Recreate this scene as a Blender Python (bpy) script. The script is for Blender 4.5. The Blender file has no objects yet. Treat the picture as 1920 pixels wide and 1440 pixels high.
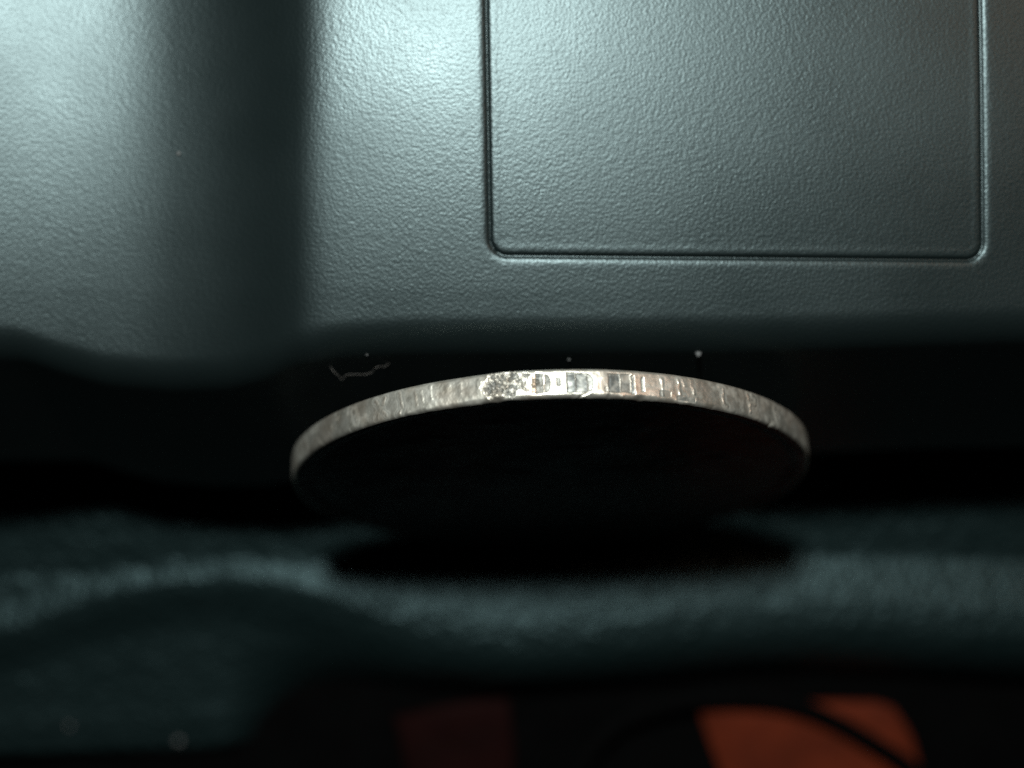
import bpy, math
import numpy as np
from mathutils import Matrix, Vector

# ------------------------------------------------------------------ camera, light, exposure
MM = 0.001
sc = bpy.context.scene
col = sc.collection
FPX = 2500.0          # focal length in pixels of the 1920 wide photograph
CAMZ = 99.87          # camera height above the coin's centre, mm

cd = bpy.data.cameras.new('camera')
cam = bpy.data.objects.new('camera', cd); col.objects.link(cam)
cam.location = (0, 0, CAMZ * MM)              # looks straight down, image up = +Y
cd.sensor_width = 36.0
cd.lens = FPX / 1920 * 36.0
cd.clip_start = 0.002; cd.clip_end = 5.0
cd.dof.use_dof = True
cd.dof.focus_distance = 0.0848
cd.dof.aperture_fstop = cd.lens / 4.2         # 4.2 mm wide pupil
sc.camera = cam

world = bpy.data.worlds.new('World'); sc.world = world
world.use_nodes = True
bg = world.node_tree.nodes['Background']
bg.inputs[0].default_value = (0.75, 0.95, 1.0, 1)
bg.inputs[1].default_value = 0.002

def area(name, loc, target, power, size, color):
    ld = bpy.data.lights.new(name, 'AREA')
    ld.shape = 'DISK'; ld.size = size * MM; ld.energy = power; ld.color = color
    o = bpy.data.objects.new(name, ld); col.objects.link(o)
    o.location = Vector(loc) * MM
    d = (Vector(target) - Vector(loc)).normalized()
    o.rotation_euler = d.to_track_quat('-Z', 'Y').to_euler()
    return o
area('lamp_key', (-10, 69, 152), (0, 6, 0), 0.45, 20, (0.91, 1.0, 0.99))
area('lamp_warm', (96, 70, 125), (30, 15, 0), 0.019, 55, (1.0, 0.56, 0.36))

sc.view_settings.view_transform = 'Standard'
sc.view_settings.look = 'None'
sc.view_settings.exposure = 0.0
sc.view_settings.gamma = 1.0
sc.view_settings.use_curve_mapping = False
sc.render.engine = 'CYCLES'
sc.cycles.max_bounces = 6
sc.cycles.use_denoising = False

# ------------------------------------------------------------------ helpers
def at(u, v, z):
    """point at height z (mm) that the photograph shows at pixel u, v"""
    d = CAMZ - z
    return np.array([(u - 960) * d / FPX, (720 - v) * d / FPX, z])

rng = np.random.default_rng(7)
_T = rng.random((512, 512))
def vnoise(x, y, seed=0):
    x = np.asarray(x, float) + seed * 17.31; y = np.asarray(y, float) + seed * 5.77
    xi = np.floor(x).astype(int); yi = np.floor(y).astype(int)
    fx = x - xi; fy = y - yi
    fx = fx * fx * (3 - 2 * fx); fy = fy * fy * (3 - 2 * fy)
    g = lambda a, b: _T[a % 512, b % 512]
    return ((g(xi, yi) * (1 - fx) + g(xi + 1, yi) * fx) * (1 - fy)
            + (g(xi, yi + 1) * (1 - fx) + g(xi + 1, yi + 1) * fx) * fy) * 2 - 1
def fbm(x, y, seed=0, o=4):
    s = 0; a = 0.5
    for k in range(o):
        s = s + a * vnoise(x * 2**k, y * 2**k, seed + k); a *= 0.5
    return s
def ss(e0, e1, x):
    t = np.clip((x - e0) / (e1 - e0), 0, 1); return t * t * (3 - 2 * t)

def mesh_obj(name, V, Q, mat, parent=None, smooth=True, attr=None):
    """V (n,3) in mm, Q (m,4) or (m,3) -> one mesh object"""
    used = np.unique(Q); remap = np.full(len(V), -1); remap[used] = np.arange(len(used))
    Vn = V[used]; Qn = remap[Q]
    m = bpy.data.meshes.new(name)
    k = Q.shape[1]
    m.vertices.add(len(Vn)); m.vertices.foreach_set('co', (Vn * MM).astype(np.float32).ravel())
    m.loops.add(Qn.size); m.loops.foreach_set('vertex_index', Qn.astype(np.int32).ravel())
    m.polygons.add(len(Qn))
    m.polygons.foreach_set('loop_start', (np.arange(len(Qn)) * k).astype(np.int32))
    m.polygons.foreach_set('loop_total', np.full(len(Qn), k, np.int32))
    m.update(calc_edges=True); m.validate()
    if smooth: m.shade_smooth()
    if attr is not None:
        a = m.attributes.new('wear_shade', 'FLOAT_COLOR', 'POINT')
        c = np.ones((len(Vn), 4), np.float32); c[:, :3] = attr[used]
        a.data.foreach_set('color', c.ravel())
    m.materials.append(mat)
    o = bpy.data.objects.new(name, m); col.objects.link(o)
    if parent: o.parent = parent
    return o

def grid_quads(nr, nc, wrap=False, flip=False):
    i = np.arange(nr - 1)[:, None]; j = np.arange(nc if wrap else nc - 1)[None, :]
    j2 = (j + 1) % nc
    q = np.stack([i * nc + j, i * nc + j2, (i + 1) * nc + j2, (i + 1) * nc + j], -1).reshape(-1, 4)
    return q[:, ::-1] if flip else q

def empty(name, loc):
    o = bpy.data.objects.new(name, None); col.objects.link(o)
    o.location = Vector(loc) * MM; o.empty_display_size = 0.005
    return o
def tag(o, label, cat, group=None):
    o['label'] = label; o['category'] = cat
    if group: o['group'] = group
    return o

# ------------------------------------------------------------------ materials
def new_mat(name):
    m = bpy.data.materials.new(name); m.use_nodes = True
    nt = m.node_tree; b = nt.nodes['Principled BSDF']
    return m, nt, b
def N(nt, t, **kw):
    n = nt.nodes.new(t)
    for k, v in kw.items():
        if k in n.inputs: n.inputs[k].default_value = v
        else: setattr(n, k, v)
    return n

def plastic(name, base, rough, grain, strength, dist, spec=0.5, tint=(0.80, 0.99, 1.0)):
    m, nt, b = new_mat(name)
    tc = N(nt, 'ShaderNodeTexCoord')
    L = nt.links.new
    n1 = N(nt, 'ShaderNodeTexNoise', Scale=grain, Detail=2.0, Roughness=0.6)
    n3 = N(nt, 'ShaderNodeTexNoise', Scale=90.0, Detail=4.0)
    for n in (n1, n3): L(tc.outputs['Object'], n.inputs['Vector'])
    bp = N(nt, 'ShaderNodeBump', Strength=strength, Distance=dist)
    L(n1.outputs['Fac'], bp.inputs['Height']); L(bp.outputs[0], b.inputs['Normal'])
    rr = N(nt, 'ShaderNodeMapRange'); rr.inputs[1].default_value = 0.3; rr.inputs[2].default_value = 0.7
    rr.inputs[3].default_value = rough - 0.04; rr.inputs[4].default_value = rough + 0.05
    L(n3.outputs['Fac'], rr.inputs[0]); L(rr.outputs[0], b.inputs['Roughness'])
    b.inputs['Base Color'].default_value = (*base, 1)
    b.inputs['IOR'].default_value = 1.52; b.inputs['Specular IOR Level'].default_value = spec
    b.inputs['Specular Tint'].default_value = (*tint, 1)
    return m
M_case = plastic('grained_black_plastic', (0.0045, 0.0072, 0.0072), 0.375, 4700.0, 0.42, 0.00006)
M_tray = plastic('matt_dark_plastic', (0.0038, 0.0078, 0.0078), 0.46, 900.0, 1.0, 0.00040, 0.34, (0.66, 0.97, 1.0))

def silver():
    m, nt, b = new_mat('worn_silver'); L = nt.links.new
    tc = N(nt, 'ShaderNodeTexCoord')
    at_ = N(nt, 'ShaderNodeAttribute'); at_.attribute_name = 'wear_shade'
    sep = N(nt, 'ShaderNodeSeparateColor'); L(at_.outputs['Color'], sep.inputs[0])
    n1 = N(nt, 'ShaderNodeTexNoise', Scale=1100.0, Detail=6.0, Roughness=0.65)
    n2 = N(nt, 'ShaderNodeTexNoise', Scale=300.0, Detail=5.0, Roughness=0.6)
    n3 = N(nt, 'ShaderNodeTexNoise', Scale=4200.0, Detail=3.0)
    for n in (n1, n2, n3): L(tc.outputs['Object'], n.inputs['Vector'])
    r1 = N(nt, 'ShaderNodeValToRGB'); r1.color_ramp.elements[0].position = 0.35; r1.color_ramp.elements[1].position = 0.65
    r1.color_ramp.elements[0].color = (0.52, 0.485, 0.41, 1); r1.color_ramp.elements[1].color = (0.87, 0.82, 0.72, 1)
    L(n1.outputs['Fac'], r1.inputs[0])
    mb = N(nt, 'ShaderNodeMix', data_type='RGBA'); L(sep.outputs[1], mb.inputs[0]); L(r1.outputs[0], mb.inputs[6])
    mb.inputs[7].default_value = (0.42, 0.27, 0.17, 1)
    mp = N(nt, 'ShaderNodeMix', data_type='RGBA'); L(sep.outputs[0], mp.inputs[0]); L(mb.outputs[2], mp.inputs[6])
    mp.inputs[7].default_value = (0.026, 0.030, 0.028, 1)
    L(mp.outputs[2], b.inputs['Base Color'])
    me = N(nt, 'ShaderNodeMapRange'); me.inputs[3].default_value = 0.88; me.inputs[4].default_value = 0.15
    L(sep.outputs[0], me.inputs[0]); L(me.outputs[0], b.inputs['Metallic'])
    rr = N(nt, 'ShaderNodeMapRange'); rr.inputs[1].default_value = 0.3; rr.inputs[2].default_value = 0.7
    rr.inputs[3].default_value = 0.33; rr.inputs[4].default_value = 0.46
    L(n2.outputs['Fac'], rr.inputs[0]); L(rr.outputs[0], b.inputs['Roughness'])
    ad = N(nt, 'ShaderNodeMath', operation='MULTIPLY_ADD'); L(n3.outputs['Fac'], ad.inputs[0]); ad.inputs[1].default_value = 0.4
    L(n1.outputs['Fac'], ad.inputs[2])
    bp = N(nt, 'ShaderNodeBump', Strength=0.16, Distance=0.00007); L(ad.outputs[0], bp.inputs['Height'])
    L(bp.outputs[0], b.inputs['Normal'])
    return m
M_silver = silver()

def simple(name, c, rough, noise=None, amt=0.25, spec=0.5):
    m, nt, b = new_mat(name); L = nt.links.new
    b.inputs['Roughness'].default_value = rough; b.inputs['Specular IOR Level'].default_value = spec
    if noise:
        tc = N(nt, 'ShaderNodeTexCoord'); n = N(nt, 'ShaderNodeTexNoise', Scale=noise, Detail=5.0)
        L(tc.outputs['Object'], n.inputs['Vector'])
        r = N(nt, 'ShaderNodeValToRGB')
        r.color_ramp.elements[0].position = 0.3; r.color_ramp.elements[1].position = 0.7
        r.color_ramp.elements[0].color = (*[x * (1 - amt) for x in c], 1)
        r.color_ramp.elements[1].color = (*[min(1, x * (1 + amt)) for x in c], 1)
        L(n.outputs['Fac'], r.inputs[0]); L(r.outputs[0], b.inputs['Base Color'])
        bp = N(nt, 'ShaderNodeBump', Strength=0.4, Distance=0.0002); L(n.outputs['Fac'], bp.inputs['Height'])
        L(bp.outputs[0], b.inputs['Normal'])
    else:
        b.inputs['Base Color'].default_value = (*c, 1)
    return m
M_table = simple('table_shade_black', (0.0010, 0.0010, 0.0010), 0.9, 300.0, spec=0.02)  # near-black base puts the deep shade on the table into its colour
M_orange = simple('orange_red_card', (0.064, 0.0088, 0.0022), 0.8, 250.0, spec=0.1)
M_red = simple('dark_red_card', (0.0055, 0.0008, 0.0006), 0.8, 250.0, spec=0.05)
M_cable = simple('black_cable_rubber', (0.0010, 0.0010, 0.0010), 0.9, 900.0, spec=0.03)
M_lint = simple('pale_lint', (0.10, 0.09, 0.08), 0.8, 4000.0)
M_dust = simple('grey_dust', (0.10, 0.10, 0.097), 0.9, 4000.0)

# ------------------------------------------------------------------ setting: the table far below
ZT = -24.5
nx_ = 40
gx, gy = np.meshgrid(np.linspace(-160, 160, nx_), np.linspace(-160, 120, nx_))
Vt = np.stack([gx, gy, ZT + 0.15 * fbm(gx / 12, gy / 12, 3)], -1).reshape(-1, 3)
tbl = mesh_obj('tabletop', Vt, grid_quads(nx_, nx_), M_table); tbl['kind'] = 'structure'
tbl['label'] = 'black table surface at the bottom, deep shadow put into its colour'

# ------------------------------------------------------------------ tray with a rounded front lip
ZF = -18.80
def interp(x, pts, depth):
    u = np.array([p[0] for p in pts], float); v = np.array([p[1] for p in pts], float)
    X = (u - 960) * depth / FPX; Y = (720 - v) * depth / FPX
    # smooth interpolation: piecewise linear then blurred
    xs = np.linspace(-90, 90, 3601); ys = np.interp(xs, X, Y)
    k = np.hanning(121); k /= k.sum()
    ys = np.convolve(np.pad(ys, 60, mode='edge'), k, 'valid')
    return np.interp(x, xs, ys)
crest = [(-700, 1290), (-250, 1215), (0, 1190), (90, 1152), (200, 1120), (310, 1101), (430, 1095), (540, 1110), (640, 1138), (760, 1172), (960, 1190),
         (1200, 1172), (1400, 1150), (1560, 1144), (1700, 1150), (1920, 1165), (2300, 1180)]
lipend = [(-700, 1440), (0, 1430), (330, 1425), (480, 1410), (600, 1360), (760, 1312), (960, 1298), (1300, 1298), (1920, 1290), (2300, 1290)]
xs = np.concatenate([np.linspace(-95, -46, 50)[:-1], np.linspace(-46, 46, 300), np.linspace(46, 95, 50)[1:]])
yc = interp(xs, crest, 115.0); ye = interp(xs, lipend, 117.0)
left = 1 - ss(-27, -3, xs)
rise = 1.15 - 0.62 * left                            # height of the lip above the floor                         # 1 at the bump on the left
rows = []
back = [55, 40, 25, 12, 6, 2]
for y0 in back: rows.append(np.stack([xs, np.full_like(xs, y0), np.full_like(xs, ZF)], -1))
A = 70
for k in range(A + 1):                              # floor, then the rise to the crest
    f = k / A
    y = 1.5 * (1 - f) + yc * f
    d = y - yc                                      # distance before the crest
    z = ZF + rise * (1 - ss(0.0, 1.0, d / (5.2 - 2.9 * left)))
    rows.append(np.stack([xs, y, z], -1))
B = 90
for k in range(1, B + 1):                           # over the crest and down the outer flank
    f = k / B
    y = yc * (1 - f) + ye * f
    d = yc - y
    zr = -0.035 * d**2 - 0.0125 * d**3
    zl = -1.1 * ss(0.0, 5.0, d) - 0.22 * d + 0.12 * np.exp(-((d - (yc - ye) + 2.0) / 1.2)**2)
    z = ZF + rise + zr * (1 - left) + zl * left
    rows.append(np.stack([xs, y, z], -1))
last = rows[-1]
for a in np.linspace(20, 90, 8):                    # rolled lower edge, then straight down to the table
    r = 1.1; t0 = np.radians(10 * left + 52 * (1 - left)); t = t0 + (math.pi / 2 - t0) * (a - 10) / 80
    p = last.copy(); p[:, 1] -= r * (np.sin(t) - np.sin(t0)); p[:, 2] -= r * (np.cos(t0) - np.cos(t)); rows.append(p)
p = rows[-1].copy(); p[:, 2] = ZT + 0.12; rows.append(p)
Vt = np.stack(rows); Vt[:len(back) + A + 1, :, 2] += 0.25 * np.clip(Vt[:len(back) + A + 1, :, 1] + 15.5 + 1.2 * left, 0, 10.0)
Vt[..., 2] += 0.05 * fbm(Vt[..., 0] / 5, Vt[..., 1] / 5, 11) * (Vt[..., 2] > ZT + 1)
tray_base = at(960, 1200, ZT)
tray = empty('plastic_tray', tray_base)
tag(tray, 'blurred dark green-grey plastic tray with a wavy rounded lip below the coin', 'tray')
nB = len(back) + A + 1
qt = grid_quads(len(rows), len(xs), flip=True)
rowi = np.repeat(np.arange(len(rows) - 1), len(xs) - 1)
cut = len(back) + A - 24
mesh_obj('floor_panel', Vt.reshape(-1, 3) - tray_base, qt[rowi < cut], M_tray, tray)
mesh_obj('front_lip', Vt.reshape(-1, 3) - tray_base, qt[rowi >= cut], M_tray, tray)

# ------------------------------------------------------------------ plastic case: grained top, channel, grooved panel
ZP = 12.0
PD = CAMZ - ZP
def pw(u, v): return at(u, v, ZP)[:2]
# groove frame: local (p, q) axes, p along the groove's bottom line, q up along its sides
c0 = pw(919, 478); c1 = pw(1848, 486)
ex = (c1 - c0) / np.linalg.norm(c1 - c0); wpan = np.linalg.norm(c1 - c0)
s0 = pw(911, 0); ey = (s0 - pw(919, 478)); ey /= np.linalg.norm(ey)
hpan = 46.0; rad = 1.15
def case_lines():
    def dense(c, a=1.7, n=44): return c + np.sign(np.linspace(-1, 1, n)) * a * np.abs(np.linspace(-1, 1, n))**1.25
    P = np.concatenate([np.linspace(-75, -36, 50), np.linspace(-36, -18, 110), dense(0), np.linspace(-18, -1.7, 110),
                        np.linspace(1.7, wpan - 1.7, 90), dense(wpan), np.linspace(wpan + 1.7, 50, 30)])
    Q = np.concatenate([np.linspace(-2.2, -1.7, 5), dense(0), np.linspace(1.7, hpan - 1.7, 90), dense(hpan, 1.7, 20), np.linspace(hpan + 1.7, 58, 12)])
    u = lambda a: a[np.concatenate([[True], np.diff(a) > 1e-4])]
    return u(np.sort(P)), u(np.sort(Q))
Pl, Ql = case_lines()
def chan(x, y):
    """height of the top along x: a flat deck and, left of it, a rounded channel"""
    xe = -14.6 + 0.012 * (y - 10)                    # edge of the deck
    d = xe - x                                       # distance into the channel
    wall = -3.6 * (1 - np.clip(1 - d / 14.5, 0, 1)**3.4)      # steep at the edge, flat at 13.5
    rise = 0.0135 * np.clip(d - 8.5, 0, None)**2
    rise = np.where(d > 25, 0.0135 * 16.5**2 + 0.4455 * (d - 25), rise)
    z = wall + rise
    k = 0.8                                         # rounded convex edge
    z = np.where(d > -3, -k * np.logaddexp(0, -z / k * 1.0 - 0.0), 0)
    z = np.where(d <= 0, -k * np.log1p(np.exp(np.clip(d, -30, 0) * 0.94 / k)), z)
    return z
G_p, G_q = np.meshgrid(Pl, Ql)
XY = c0[None, None] + G_p[..., None] * ex + G_q[..., None] * ey
X, Y = XY[..., 0], XY[..., 1]
# signed distance to the rounded rectangle in the (p, q) frame
hx, hy = wpan / 2, hpan / 2
ax_ = np.abs(G_p - hx) - hx + rad; ay_ = np.abs(G_q - hy) - hy + rad
sd = np.hypot(np.maximum(ax_, 0), np.maximum(ay_, 0)) + np.minimum(np.maximum(ax_, ay_), 0) - rad
groove = -0.12 * np.exp(-(np.abs(sd) / 0.12)**1.7) - 0.075 * np.exp(-(sd / np.where(sd > 0, 0.32, 0.13))**2)
lipr = 0.012 * np.exp(-((sd + 0.5) / 0.2)**2)
sag = -0.0008 * np.clip(X - 16, 0, None)**2 - 0.0016 * np.clip(22 - Y, 0, 19.5)**2 - 0.0624 * np.clip(2.5 - Y, 0, None)           # the deck falls away slightly on the right
Z = ZP + chan(X, Y) + groove + lipr + sag
top = np.stack([X, Y, Z], -1)                          # rows from the front to the back
# front rows: fillet and wall, the edge bulges forward at the channel
first = top[0]
fx = first[:, 0]
uu = 960 + fx * FPX / PD
edge_v = np.interp(uu, [-400, 0, 70, 150, 280, 400, 480, 540, 640, 760, 1400, 1700, 1920, 2300],
                   [602, 602, 628, 652, 664, 660, 640, 612, 597, 591, 588, 578, 570, 566])
edge_v = np.convolve(np.pad(edge_v, 8, mode='edge'), np.hanning(17) / np.hanning(17).sum(), 'valid')
yflat = (720 - edge_v) * PD / FPX                      # where the fillet starts
front = []
yend = yflat + 0.0
for k in range(1, 10):
    f = k / 9
    p = first.copy(); p[:, 1] = first[:, 1] * (1 - f) + yend * f; p[:, 2] -= 0.062 * (first[:, 1] - p[:, 1])
    front.append(p)
# section of the front: tight shoulder, long steep chamfer, small toe into the upright wall
r1, A1, L1 = 3.2, math.radians(61), 15.0
A0 = math.atan(0.062)
sec = [(r1 * (math.sin(t) - math.sin(A0)), r1 * (math.cos(A0) - math.cos(t))) for t in np.linspace(A0, A1, 18)[1:]]
e_ = sec[-1]
sec += [(e_[0] + math.cos(A1) * l, e_[1] + math.sin(A1) * l) for l in np.linspace(0, L1, 22)[1:]]
e_ = sec[-1]
sec += [(e_[0] + r1 * (math.sin(t) - math.sin(A1)), e_[1] + r1 * (math.cos(A1) - math.cos(t))) for t in np.linspace(A1, math.pi / 2, 10)[1:]]
for dy_, dz_ in sec:
    p = front[8].copy(); p[:, 1] = yend - dy_; p[:, 2] = front[8][:, 2] - dz_; front.append(p)
bot = front[-1]
for f in np.linspace(0, 1, 14)[1:]:
    p = bot.copy(); p[:, 2] = bot[:, 2] * (1 - f) + (ZF + 2.60) * f; front.append(p)
allv = np.concatenate([np.stack(front[::-1]), top], 0)
nr, nc = allv.shape[:2]
case_base = np.array([0, 20, ZF])
case = empty('plastic_case', case_base)
tag(case, 'black grained plastic case with a grooved rectangle, behind the coin', 'case')
qc = grid_quads(nr, nc)
inside = np.zeros((nr, nc), bool); inside[len(front):] = sd < 0
cen = inside.reshape(-1)[qc].sum(1) >= 3
Vc = allv.reshape(-1, 3) - case_base
mesh_obj('inset_panel', Vc, qc[cen], M_case, case)['label'] = 'flat rectangular panel framed by a narrow rounded groove'
mesh_obj('body', Vc, qc[~cen], M_case, case)

# ------------------------------------------------------------------ the coin
R = 19.0; T = 1.893
a, roll, yaw = 0.357, 0.028, 0.006
def rot(v):
    c, s = math.cos(roll), math.sin(roll); v = np.array([c * v[0] - s * v[1], s * v[0] + c * v[1], v[2]])
    c, s = math.cos(yaw), math.sin(yaw); return np.array([c * v[0] + s * v[2], v[1], -s * v[0] + c * v[2]])
cn = rot([0, -math.cos(a), math.sin(a)]); cu = rot([0, math.sin(a), math.cos(a)]); cr = rot([1, 0, 0])
C = np.array([2.808, -6.545, 0.0])
base = C - R * cu
coin = empty('coin', base)
coin.rotation_euler = Matrix((tuple(cr), tuple(-cn), tuple(cu))).transposed().to_euler()
tag(coin, 'worn silver coin standing on edge with dark marks along its rim', 'coin')
# local frame: x right, y away from the viewer's face (front face at y = -T/2), z up; origin at the base
# angle of each pixel column on the rim
dth = np.radians(0.075)
th_vis = np.arange(-1.9, 1.9, dth)
th = np.concatenate([th_vis, np.linspace(1.9, 2 * np.pi - 1.9, 160)[:-1]])
mid = C + R * (np.sin(th_vis)[:, None] * cr + np.cos(th_vis)[:, None] * cu)
u_mid = 960 + FPX * mid[:, 0] / (CAMZ - mid[:, 2])
core = np.abs(th_vis) < 1.45
def th_of(u): return np.interp(u, u_mid[core], th_vis[core])
NW = 58
w = np.linspace(0, 1, NW)                               # 0 back edge ... 1 front edge
TH, W = np.meshgrid(th, w, indexing='ij')
S = TH * R                                              # arc length, mm
Sm = np.where(TH > np.pi, TH - 2 * np.pi, TH) * R
disp = np.zeros_like(S); patina = np.zeros_like(S); brown = np.zeros_like(S)
mark = np.zeros(S.shape, int)
def s_of(u): return th_of(u) * R
wob = 0.055 * fbm(Sm * 2.5, W * 4, 2)                   # uneven outlines
def box(u0, u1, w0, w1, soft=0.05):
    """0..1 mask of a rough-edged stamped mark, and signed inside distance"""
    d = np.minimum.reduce([Sm - s_of(u0), s_of(u1) - Sm, (W - w0) * T, (w1 - W) * T]) + wob
    return ss(-soft, soft, d), d
nm = 0
def stamp(u0, u1, w0, w1, depth=0.14, dark=0.8, round_right=0.0, split=None, br=0.0):
    global nm, disp, patina, brown
    m, d = box(u0, u1, w0, w1)
    if round_right:
        sc_ = (Sm - s_of(u0)) / (s_of(u1) - s_of(u0)); ww = (W - (w0 + w1) / 2) / ((w1 - w0) / 2)
        m = m * (1 - ss(0.85, 1.1, np.hypot(np.clip(sc_, 0, 2) * round_right, ww)))
    g = 0.45 + 0.55 * np.clip((s_of(u1) - Sm) / (s_of(u1) - s_of(u0)), 0, 1)   # tilted floor: deeper on its left
    disp -= 0.65 * depth * m * g
    if split is not None: disp += 0.06 * np.exp(-((Sm - s_of(split)) / 0.06)**2) * m
    patina = np.maximum(patina, np.clip(1.05 * dark * (0.92 + 0.35 * fbm(Sm * 3, W * 6, 5)), 0, 0.96) * m)
    brown = np.maximum(brown, br * m)
    nm += 1
    mark[(m > 0.5) & (mark == 0)] = nm
def ridge(pts, wd=0.09, h=0.09, dark=0.0, br=0.0):
    """raised stroke through (u, w) points"""
    global nm, disp, patina, brown
    best = np.full(S.shape, 9.0)
    for (ua, wa), (ub, wb) in zip(pts[:-1], pts[1:]):
        A_ = np.array([s_of(ua), wa * T]); B_ = np.array([s_of(ub), wb * T]); AB = B_ - A_
        t = np.clip(((Sm - A_[0]) * AB[0] + (W * T - A_[1]) * AB[1]) / (AB @ AB + 1e-9), 0, 1)
        best = np.minimum(best, np.hypot(Sm - A_[0] - t * AB[0], W * T - A_[1] - t * AB[1]))
    best = best + 0.10 * fbm(Sm * 4, W * 7, 15); wd = wd * 1.35
    m = np.exp(-(best / wd)**2) * (0.75 + 0.7 * fbm(Sm * 3, W * 5, 16))
    h = h * (0.6 if pts[0][0] < 910 else 1.0)
    disp += 0.58 * h * m; patina = np.maximum(patina, dark * np.exp(-((best - wd * 1.6) / (wd * 0.7))**2)); brown = np.maximum(brown, br * m)
    nm += 1
    mark[(m > 0.4) & (mark == 0)] = nm
# base wear of the edge
disp += 0.030 * fbm(Sm * 0.9, W * 2.0, 1) + 0.012 * fbm(Sm * 4, W * 6, 4)
vis = ss(-1.75, -1.5, TH) * (TH < 3)
brown = np.maximum(brown, 0.28 * ss(0.05, 0.6, fbm(Sm * 0.7, W * 1.2, 9) + 0.3 * (1 - W) + 0.25 * (Sm > s_of(1120))))
# upper (back) border is brownish, the lower border bright and rolled
brown = np.maximum(brown, 0.5 * ss(0.2, 0.0, W) * (0.6 + fbm(Sm * 1.2, W, 8)) * (Sm > s_of(1000)))
patina = np.maximum(patina, 0.35 * ss(0.05, 0.5, fbm(Sm * 1.4, W * 3, 12)))
# stamped tablets from the middle to the right
stamp(998, 1004, .22, .80, .07, .25, br=.8)
stamp(1005, 1018, .17, .84, .17, .85)
stamp(1022, 1033, .19, .84, .17, .85, round_right=1.0)
stamp(1044, 1051, .34, .60, .11, .75)
stamp(1063, 1079, .15, .84, .19, .90)
stamp(1079.5, 1101, .19, .84, .17, .85)
stamp(1102, 1113, .20, .82, .15, .75, round_right=0.9)
stamp(1134, 1139, .64, .80, .08, .6)
stamp(1141, 1163, .18, .82, .18, .90)
stamp(1164.5, 1183, .18, .80, .16, .75, br=.3)
stamp(1184.5, 1190, .22, .84, .15, .9)
stamp(1203, 1207.5, .24, .74, .14, .85)
stamp(1237, 1258, .66, .86, .10, .7)
ridge([(1241, .26), (1243, .82)], .07, .08, .5, .2)
ridge([(1273, .20), (1274, .80), (1282, .78)], .08, .09, .5, .15)
ridge([(1281, .18), (1284, .40)], .08, .09, .3)
ridge([(1298, .14), (1301, .60)], .09, .10, .4)
stamp(1270, 1303, .78, .93, .09, .75)
ridge([(1351, .20), (1357, .22), (1356, .74), (1363, .84)], .09, .11, .5, .15)
ridge([(1403, .20), (1406, .82)], .08, .10, .5)
ridge([(1406, .56), (1417, .50), (1418, .22), (1411, .16)], .08, .10, .5)
ridge([(1453, .3), (1456, .7)], .12, .11, .5)
ridge([(1462, .28), (1459, .45)], .11, .09, .3)
# worn letters on the left
ridge([(704, .25), (724, .86)], .10, .09, .7, .3)
ridge([(722, .22), (706, .86)], .10, .09, .7, .3)
ridge([(749, .18), (754, .72), (747, .92)], .11, .12, .7, .25)
ridge([(778, .30), (781, .72)], .10, .07, .5, .3)
ridge([(789, .28), (793, .68)], .09, .07, .5, .1)
ridge([(805, .16), (808, .62)], .09, .08, .4)
ridge([(861, .22), (864, .60)], .13, .08, .3)
ridge([(898, .30), (900, .62)], .16, .10, .2)
ridge([(664, .34), (668, .72)], .12, .07, .5, .2)
ridge([(570, .35), (574, .75)], .16, .09, .4, .4)
# corroded patch with pits, left of the tablets
dc = np.hypot((Sm - s_of(951)) / (0.52 * (s_of(997) - s_of(910))), (W - .50) / .44) + 0.85 * fbm(Sm * 2.0, W * 3.5, 21)
mc = 1 - ss(0.75, 1.05, dc)
pits = fbm(Sm * 6, W * 11, 23); pits2 = fbm(Sm * 13, W * 24, 24)
disp += mc * (-0.07 + 0.13 * pits + 0.07 * pits2)
patina = np.maximum(patina, mc * np.clip(0.66 - 0.7 * pits - 0.6 * pits2, 0, 0.90))
brown = np.maximum(brown, mc * 0.35 * ss(0.0, 0.4, pits2))
mring = np.exp(-((dc - 1.05) / 0.12)**2)
disp += 0.015 * mring
nm += 1; mark[(mc > 0.5) & (mark == 0)] = nm
# the knock in the outline beside the patch
disp += 0.16 * np.exp(-((Sm - s_of(950)) / 0.95)**2) - 0.10 * np.exp(-((Sm - s_of(850)) / 1.8)**2)
# nicks and curled burrs along the lower border
for k in range(34):
    su = s_of(rng.uniform(720, 1470)); h_ = rng.uniform(-0.10, 0.07); wd = rng.uniform(0.08, 0.35)
    disp += h_ * np.exp(-((Sm - su) / wd)**2) * ss(0.84, 1.0, W)
d_s = np.abs((Sm - s_of(1096)) * 0.45 + (W - 0.9) * T * 1.0) ; disp -= 0.10 * np.exp(-(d_s / 0.05)**2) * ((Sm > s_of(1085)) & (Sm < s_of(1107))) * ss(.78, .86, W)
disp -= 0.22 * np.exp(-((Sm - s_of(1446)) / 0.22)**2) * ss(0.72, 1.0, W)
brown = np.clip(brown, 0, 1); patina = np.clip(patina, 0, 0.95)
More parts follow.
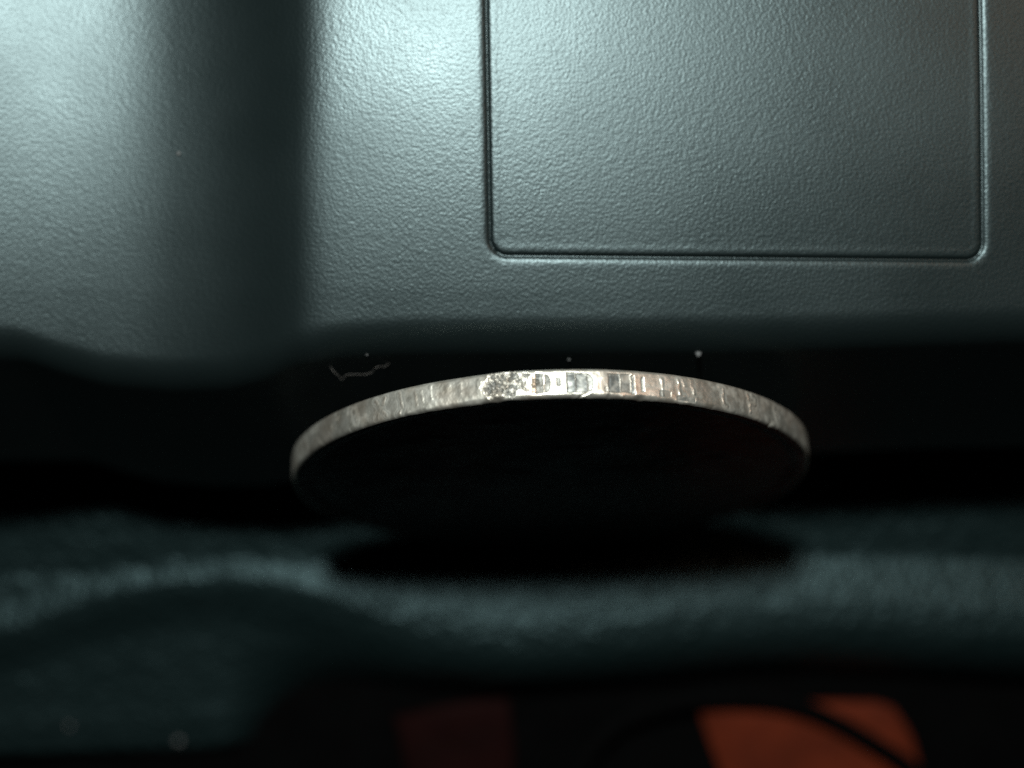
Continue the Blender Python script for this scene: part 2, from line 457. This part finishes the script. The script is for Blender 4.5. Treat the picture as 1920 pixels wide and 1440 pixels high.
# rounded section of the edge: small back corner, broader rolled front corner
def corner(x, r): return np.where(x < r, r - np.sqrt(np.maximum(r * r - (r - np.minimum(x, r))**2, 0)), 0)
prof = -corner(W * T, 0.22) - 0.75 * corner((1 - W) * T, 0.30) - 0.05 * np.abs((W - 0.5) * 2)**3
bl = 1 - ss(0.0, 0.03, W) * 1.0
rr = R + prof + disp * np.clip(ss(-0.02, 0.06, W), 0.3, 1)
yl = -T / 2 + (1 - W) * T
V = np.stack([rr * np.sin(TH), yl, rr * np.cos(TH) + R], -1)
nth = len(th)
q = grid_quads(nth, NW)
wrapq = np.stack([(nth - 1) * NW + np.arange(NW - 1), (nth - 1) * NW + np.arange(1, NW), np.arange(1, NW), np.arange(NW - 1)], -1)
q = np.concatenate([q, wrapq])[:, ::-1]
wear_shade = np.stack([patina, brown, np.zeros_like(patina)], -1).reshape(-1, 3)
Vf = V.reshape(-1, 3)
mk = np.median(mark.reshape(-1)[q], axis=1).astype(int)
def largest(F):
    lab = np.arange(len(Vf)); 
    for _ in range(400):
        mn = lab[F].min(1); old = lab.copy()
        for k in range(4): np.minimum.at(lab, F[:, k], mn)
        if (old == lab).all(): break
    c = lab[F[:, 0]]; ids, n = np.unique(c, return_counts=True); b_ = ids[n.argmax()]
    return F[c == b_], F[c != b_]
loose = [q[mk == 0]]
marks = []
names = {nm: 'corroded_patch'}
for k in range(1, nm + 1):
    sel = q[mk == k]
    if len(sel) < 6: continue
    sel, rest = largest(sel)
    if len(rest): loose.append(rest)
    marks.append((names.get(k, 'edge_mark'), sel))
for k in range(1, nm + 1):
    if 0 < (mk == k).sum() < 6: loose.append(q[mk == k])
edge = mesh_obj('edge', Vf, np.concatenate(loose), M_silver, coin, attr=wear_shade)
edge['label'] = 'bright worn edge of the coin facing up'
for n_, sel in marks: mesh_obj(n_, Vf, sel, M_silver, edge, attr=wear_shade)
# faces: raised border, worn field with shallow relief
for side in (1, -1):
    ring_r = rr[:, -1] if side == 1 else rr[:, 0]
    y0 = -T / 2 if side == 1 else T / 2
    fr = np.concatenate([np.linspace(1, 0.90, 14), np.linspace(0.89, 0.0, 40)])
    FR, TT = np.meshgrid(fr, th, indexing='ij')
    RR = FR * ring_r[None, :]
    px, pz = RR * np.sin(TT), RR * np.cos(TT)
    field = 0.26 * (1 - ss(0.93, 0.985, FR))
    relief = 0.10 * ss(0.0, 0.35, fbm(px / 4.5, pz / 4.5, 31 + side)) * (1 - ss(0.72, 0.82, FR)) + 0.03 * fbm(px, pz, 35)
    dep = (field - relief) * (FR < 0.999)
    Vd = np.stack([px, y0 + side * dep, pz + R], -1).reshape(-1, 3)
    qd = grid_quads(len(fr), nth, wrap=True, flip=(side == 1))
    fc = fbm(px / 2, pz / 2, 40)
    wr = np.stack([0.95 + 0.1 * np.clip(fc, -0.5, 0.4), 0.2 + 0 * fc, 0 * fc], -1).reshape(-1, 3)  # strong dark tone over the faces: their shade put into the colour
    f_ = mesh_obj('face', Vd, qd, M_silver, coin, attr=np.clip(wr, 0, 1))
    if side == 1: f_['label'] = 'shaded face of the coin with a raised border'

# ------------------------------------------------------------------ cards and cable on the table
def card(name, outline, z, th_, mat, label):
    P_ = [at(u, v, z)[:2] for u, v in outline]
    c = np.mean(P_, 0); b0 = np.array([c[0], c[1], z - th_])
    n = len(P_); r = []
    for ring, (ins, zz) in enumerate([(0.0, -th_), (0.0, -0.15), (0.15, 0.0)]):
        for p in P_:
            d = np.array(p) - c; L_ = np.hypot(*d)
            q_ = c + d * (1 - ins / L_); r.append([q_[0], q_[1], z + zz])
    for f in (0.66, 0.33, 0.0):
        for p in P_: q_ = c + (np.array(p) - c) * f; r.append([q_[0], q_[1], z + 0.12 * math.sin(q_[0] * 0.9 + q_[1])])
    V_ = np.array(r) - b0
    o = mesh_obj(name, V_, grid_quads(6, n, wrap=True), mat)
    o.location = Vector(b0) * MM
    return tag(o, label, 'card')
ZC = ZT + 1.1
card('card', [(1306, 1318), (1312, 1340), (1328, 1385), (1350, 1445), (1375, 1520), (1500, 1560), (1640, 1560), (1745, 1500),
              (1728, 1440), (1712, 1385), (1698, 1358), (1676, 1328), (1645, 1318), (1560, 1318), (1420, 1318)][::-1], ZC, 0.8, M_orange,
     'blurred orange-red card on the table crossed by a black cable')
card('card', [(738, 1345), (742, 1360), (752, 1400), (765, 1500), (860, 1540), (962, 1500), (964, 1400), (958, 1345), (952, 1310), (850, 1320)][::-1],
     ZC, 0.8, M_red, 'dim dark red card under the tray lip, left of the orange one')
def tube(name, pts, r, mat, n=10, sub=10):
    P_ = np.array(pts, float); m = len(P_)
    t = np.linspace(0, m - 1, (m - 1) * sub + 1); out = []
    for tt in t:                                        # Catmull-Rom
        i = min(int(tt), m - 2); f = tt - i
        p0, p1, p2, p3 = P_[max(i - 1, 0)], P_[i], P_[i + 1], P_[min(i + 2, m - 1)]
        out.append(0.5 * (2 * p1 + (p2 - p0) * f + (2 * p0 - 5 * p1 + 4 * p2 - p3) * f * f + (3 * p1 - p0 - 3 * p2 + p3) * f**3))
    out = np.array(out); b0 = out[len(out) // 2].copy()
    V_ = []
    for i, p in enumerate(out):
        d = out[min(i + 1, len(out) - 1)] - out[max(i - 1, 0)]; d /= np.linalg.norm(d)
        s = np.cross(d, [0.0, 0.12, 1.0]); s /= np.linalg.norm(s); b_ = np.cross(s, d)
        for k in range(n):
            an = 2 * math.pi * k / n; V_.append(p + r * (math.cos(an) * s + math.sin(an) * b_))
    o = mesh_obj(name, np.array(V_) - b0, grid_quads(len(out), n, wrap=True), mat)
    o.location = Vector(b0) * MM
    return o
zc = ZC + 0.95
tag(tube('cable', [at(1060, 1560, zc), at(1090, 1440, zc), at(1150, 1365, zc), at(1240, 1325, zc), at(1330, 1312, zc), at(1420, 1312, zc), at(1485, 1322, zc), at(1550, 1346, zc), at(1620, 1384, zc), at(1705, 1440, zc), at(1800, 1520, zc)], 0.80, M_cable),
    'thin black cable curving across the orange-red card', 'cable')

# ------------------------------------------------------------------ lint and dust
def front_z(u, v):
    """height of the case's rounded front at a pixel (search along the ray)"""
    pr = np.stack(front)
    for z in np.linspace(ZP, ZP - 12, 500):
        p = at(u, v, z); i = int(np.argmin(np.abs(fx - p[0])))
        if z <= np.interp(-p[1], -pr[:, i, 1], pr[:, i, 2]): return z + 0.03
    return ZP - 5
def onfront(u, v): return at(u, v, front_z(u, v))
zl = front_z(670, 690)
fiber = [(620, 688), (626, 697), (636, 706), (641, 712), (650, 703), (668, 702), (684, 702), (697, 698), (704, 690), (713, 687), (722, 687), (733, 678), (741, 672)]
tag(tube('lint_fiber', [at(u, v, zl + 0.5 + 0.25 * math.sin(k * 1.7)) for k, (u, v) in enumerate(fiber)], 0.014, M_lint, 6, 5),
    'fine pale lint fibre caught in the dark gap left of the coin', 'fibre')
def speck(p, r, label, mat=M_dust, seed=1, squash=(1, 1, .7)):
    rg = np.random.default_rng(seed); nu, nv = 10, 7
    V_ = []
    for i in range(nv):
        ph = math.pi * i / (nv - 1)
        for j in range(nu):
            t = 2 * math.pi * j / nu; k = r * (0.7 + 0.6 * rg.random())
            V_.append([k * math.sin(ph) * math.cos(t) * squash[0], k * math.sin(ph) * math.sin(t) * squash[1], k * math.cos(ph) * squash[2]])
    o = mesh_obj('dust_speck', np.array(V_), grid_quads(nv, nu, wrap=True, flip=True), mat)
    o.location = Vector(p) * MM
    return tag(o, label, 'dust', 'dust specks')
speck(onfront(1310, 662), .26, 'grey dust flake on the case edge just above the coin', seed=2, squash=(.8, 1.1, .5))
speck(onfront(1067, 674), .09, 'tiny dust speck above the middle of the coin', seed=3)
speck(onfront(688, 665), .07, 'tiny dust speck just above the lint fibre', seed=8)
def top_z(x, y): return ZP + float(chan(np.array([x]), np.array([y]))[0])
p = at(335, 288, ZP - 5.0); p[2] = top_z(p[0], p[1]) + .05; p[:2] = at(335, 288, p[2])[:2]
speck(p, .13, 'single pale dust speck in the channel left of the grooved panel', seed=4)
for (u, v, r, lb, sd_) in [(335, 1389, .30, 'pale dust speck low on the tray at bottom left', 5), (130, 1362, .20, 'dim dust speck on the tray nearest the bottom left corner', 6)]:
    p = at(u, v, -19.5); X_, Y_, Z_ = Vt[..., 0], Vt[..., 1], Vt[..., 2]
    for _ in range(4):
        k = np.argmin((X_ - p[0])**2 + (Y_ - p[1])**2); p = at(u, v, Z_.ravel()[k] + 0.06)
    speck(p, r, lb, seed=sd_)
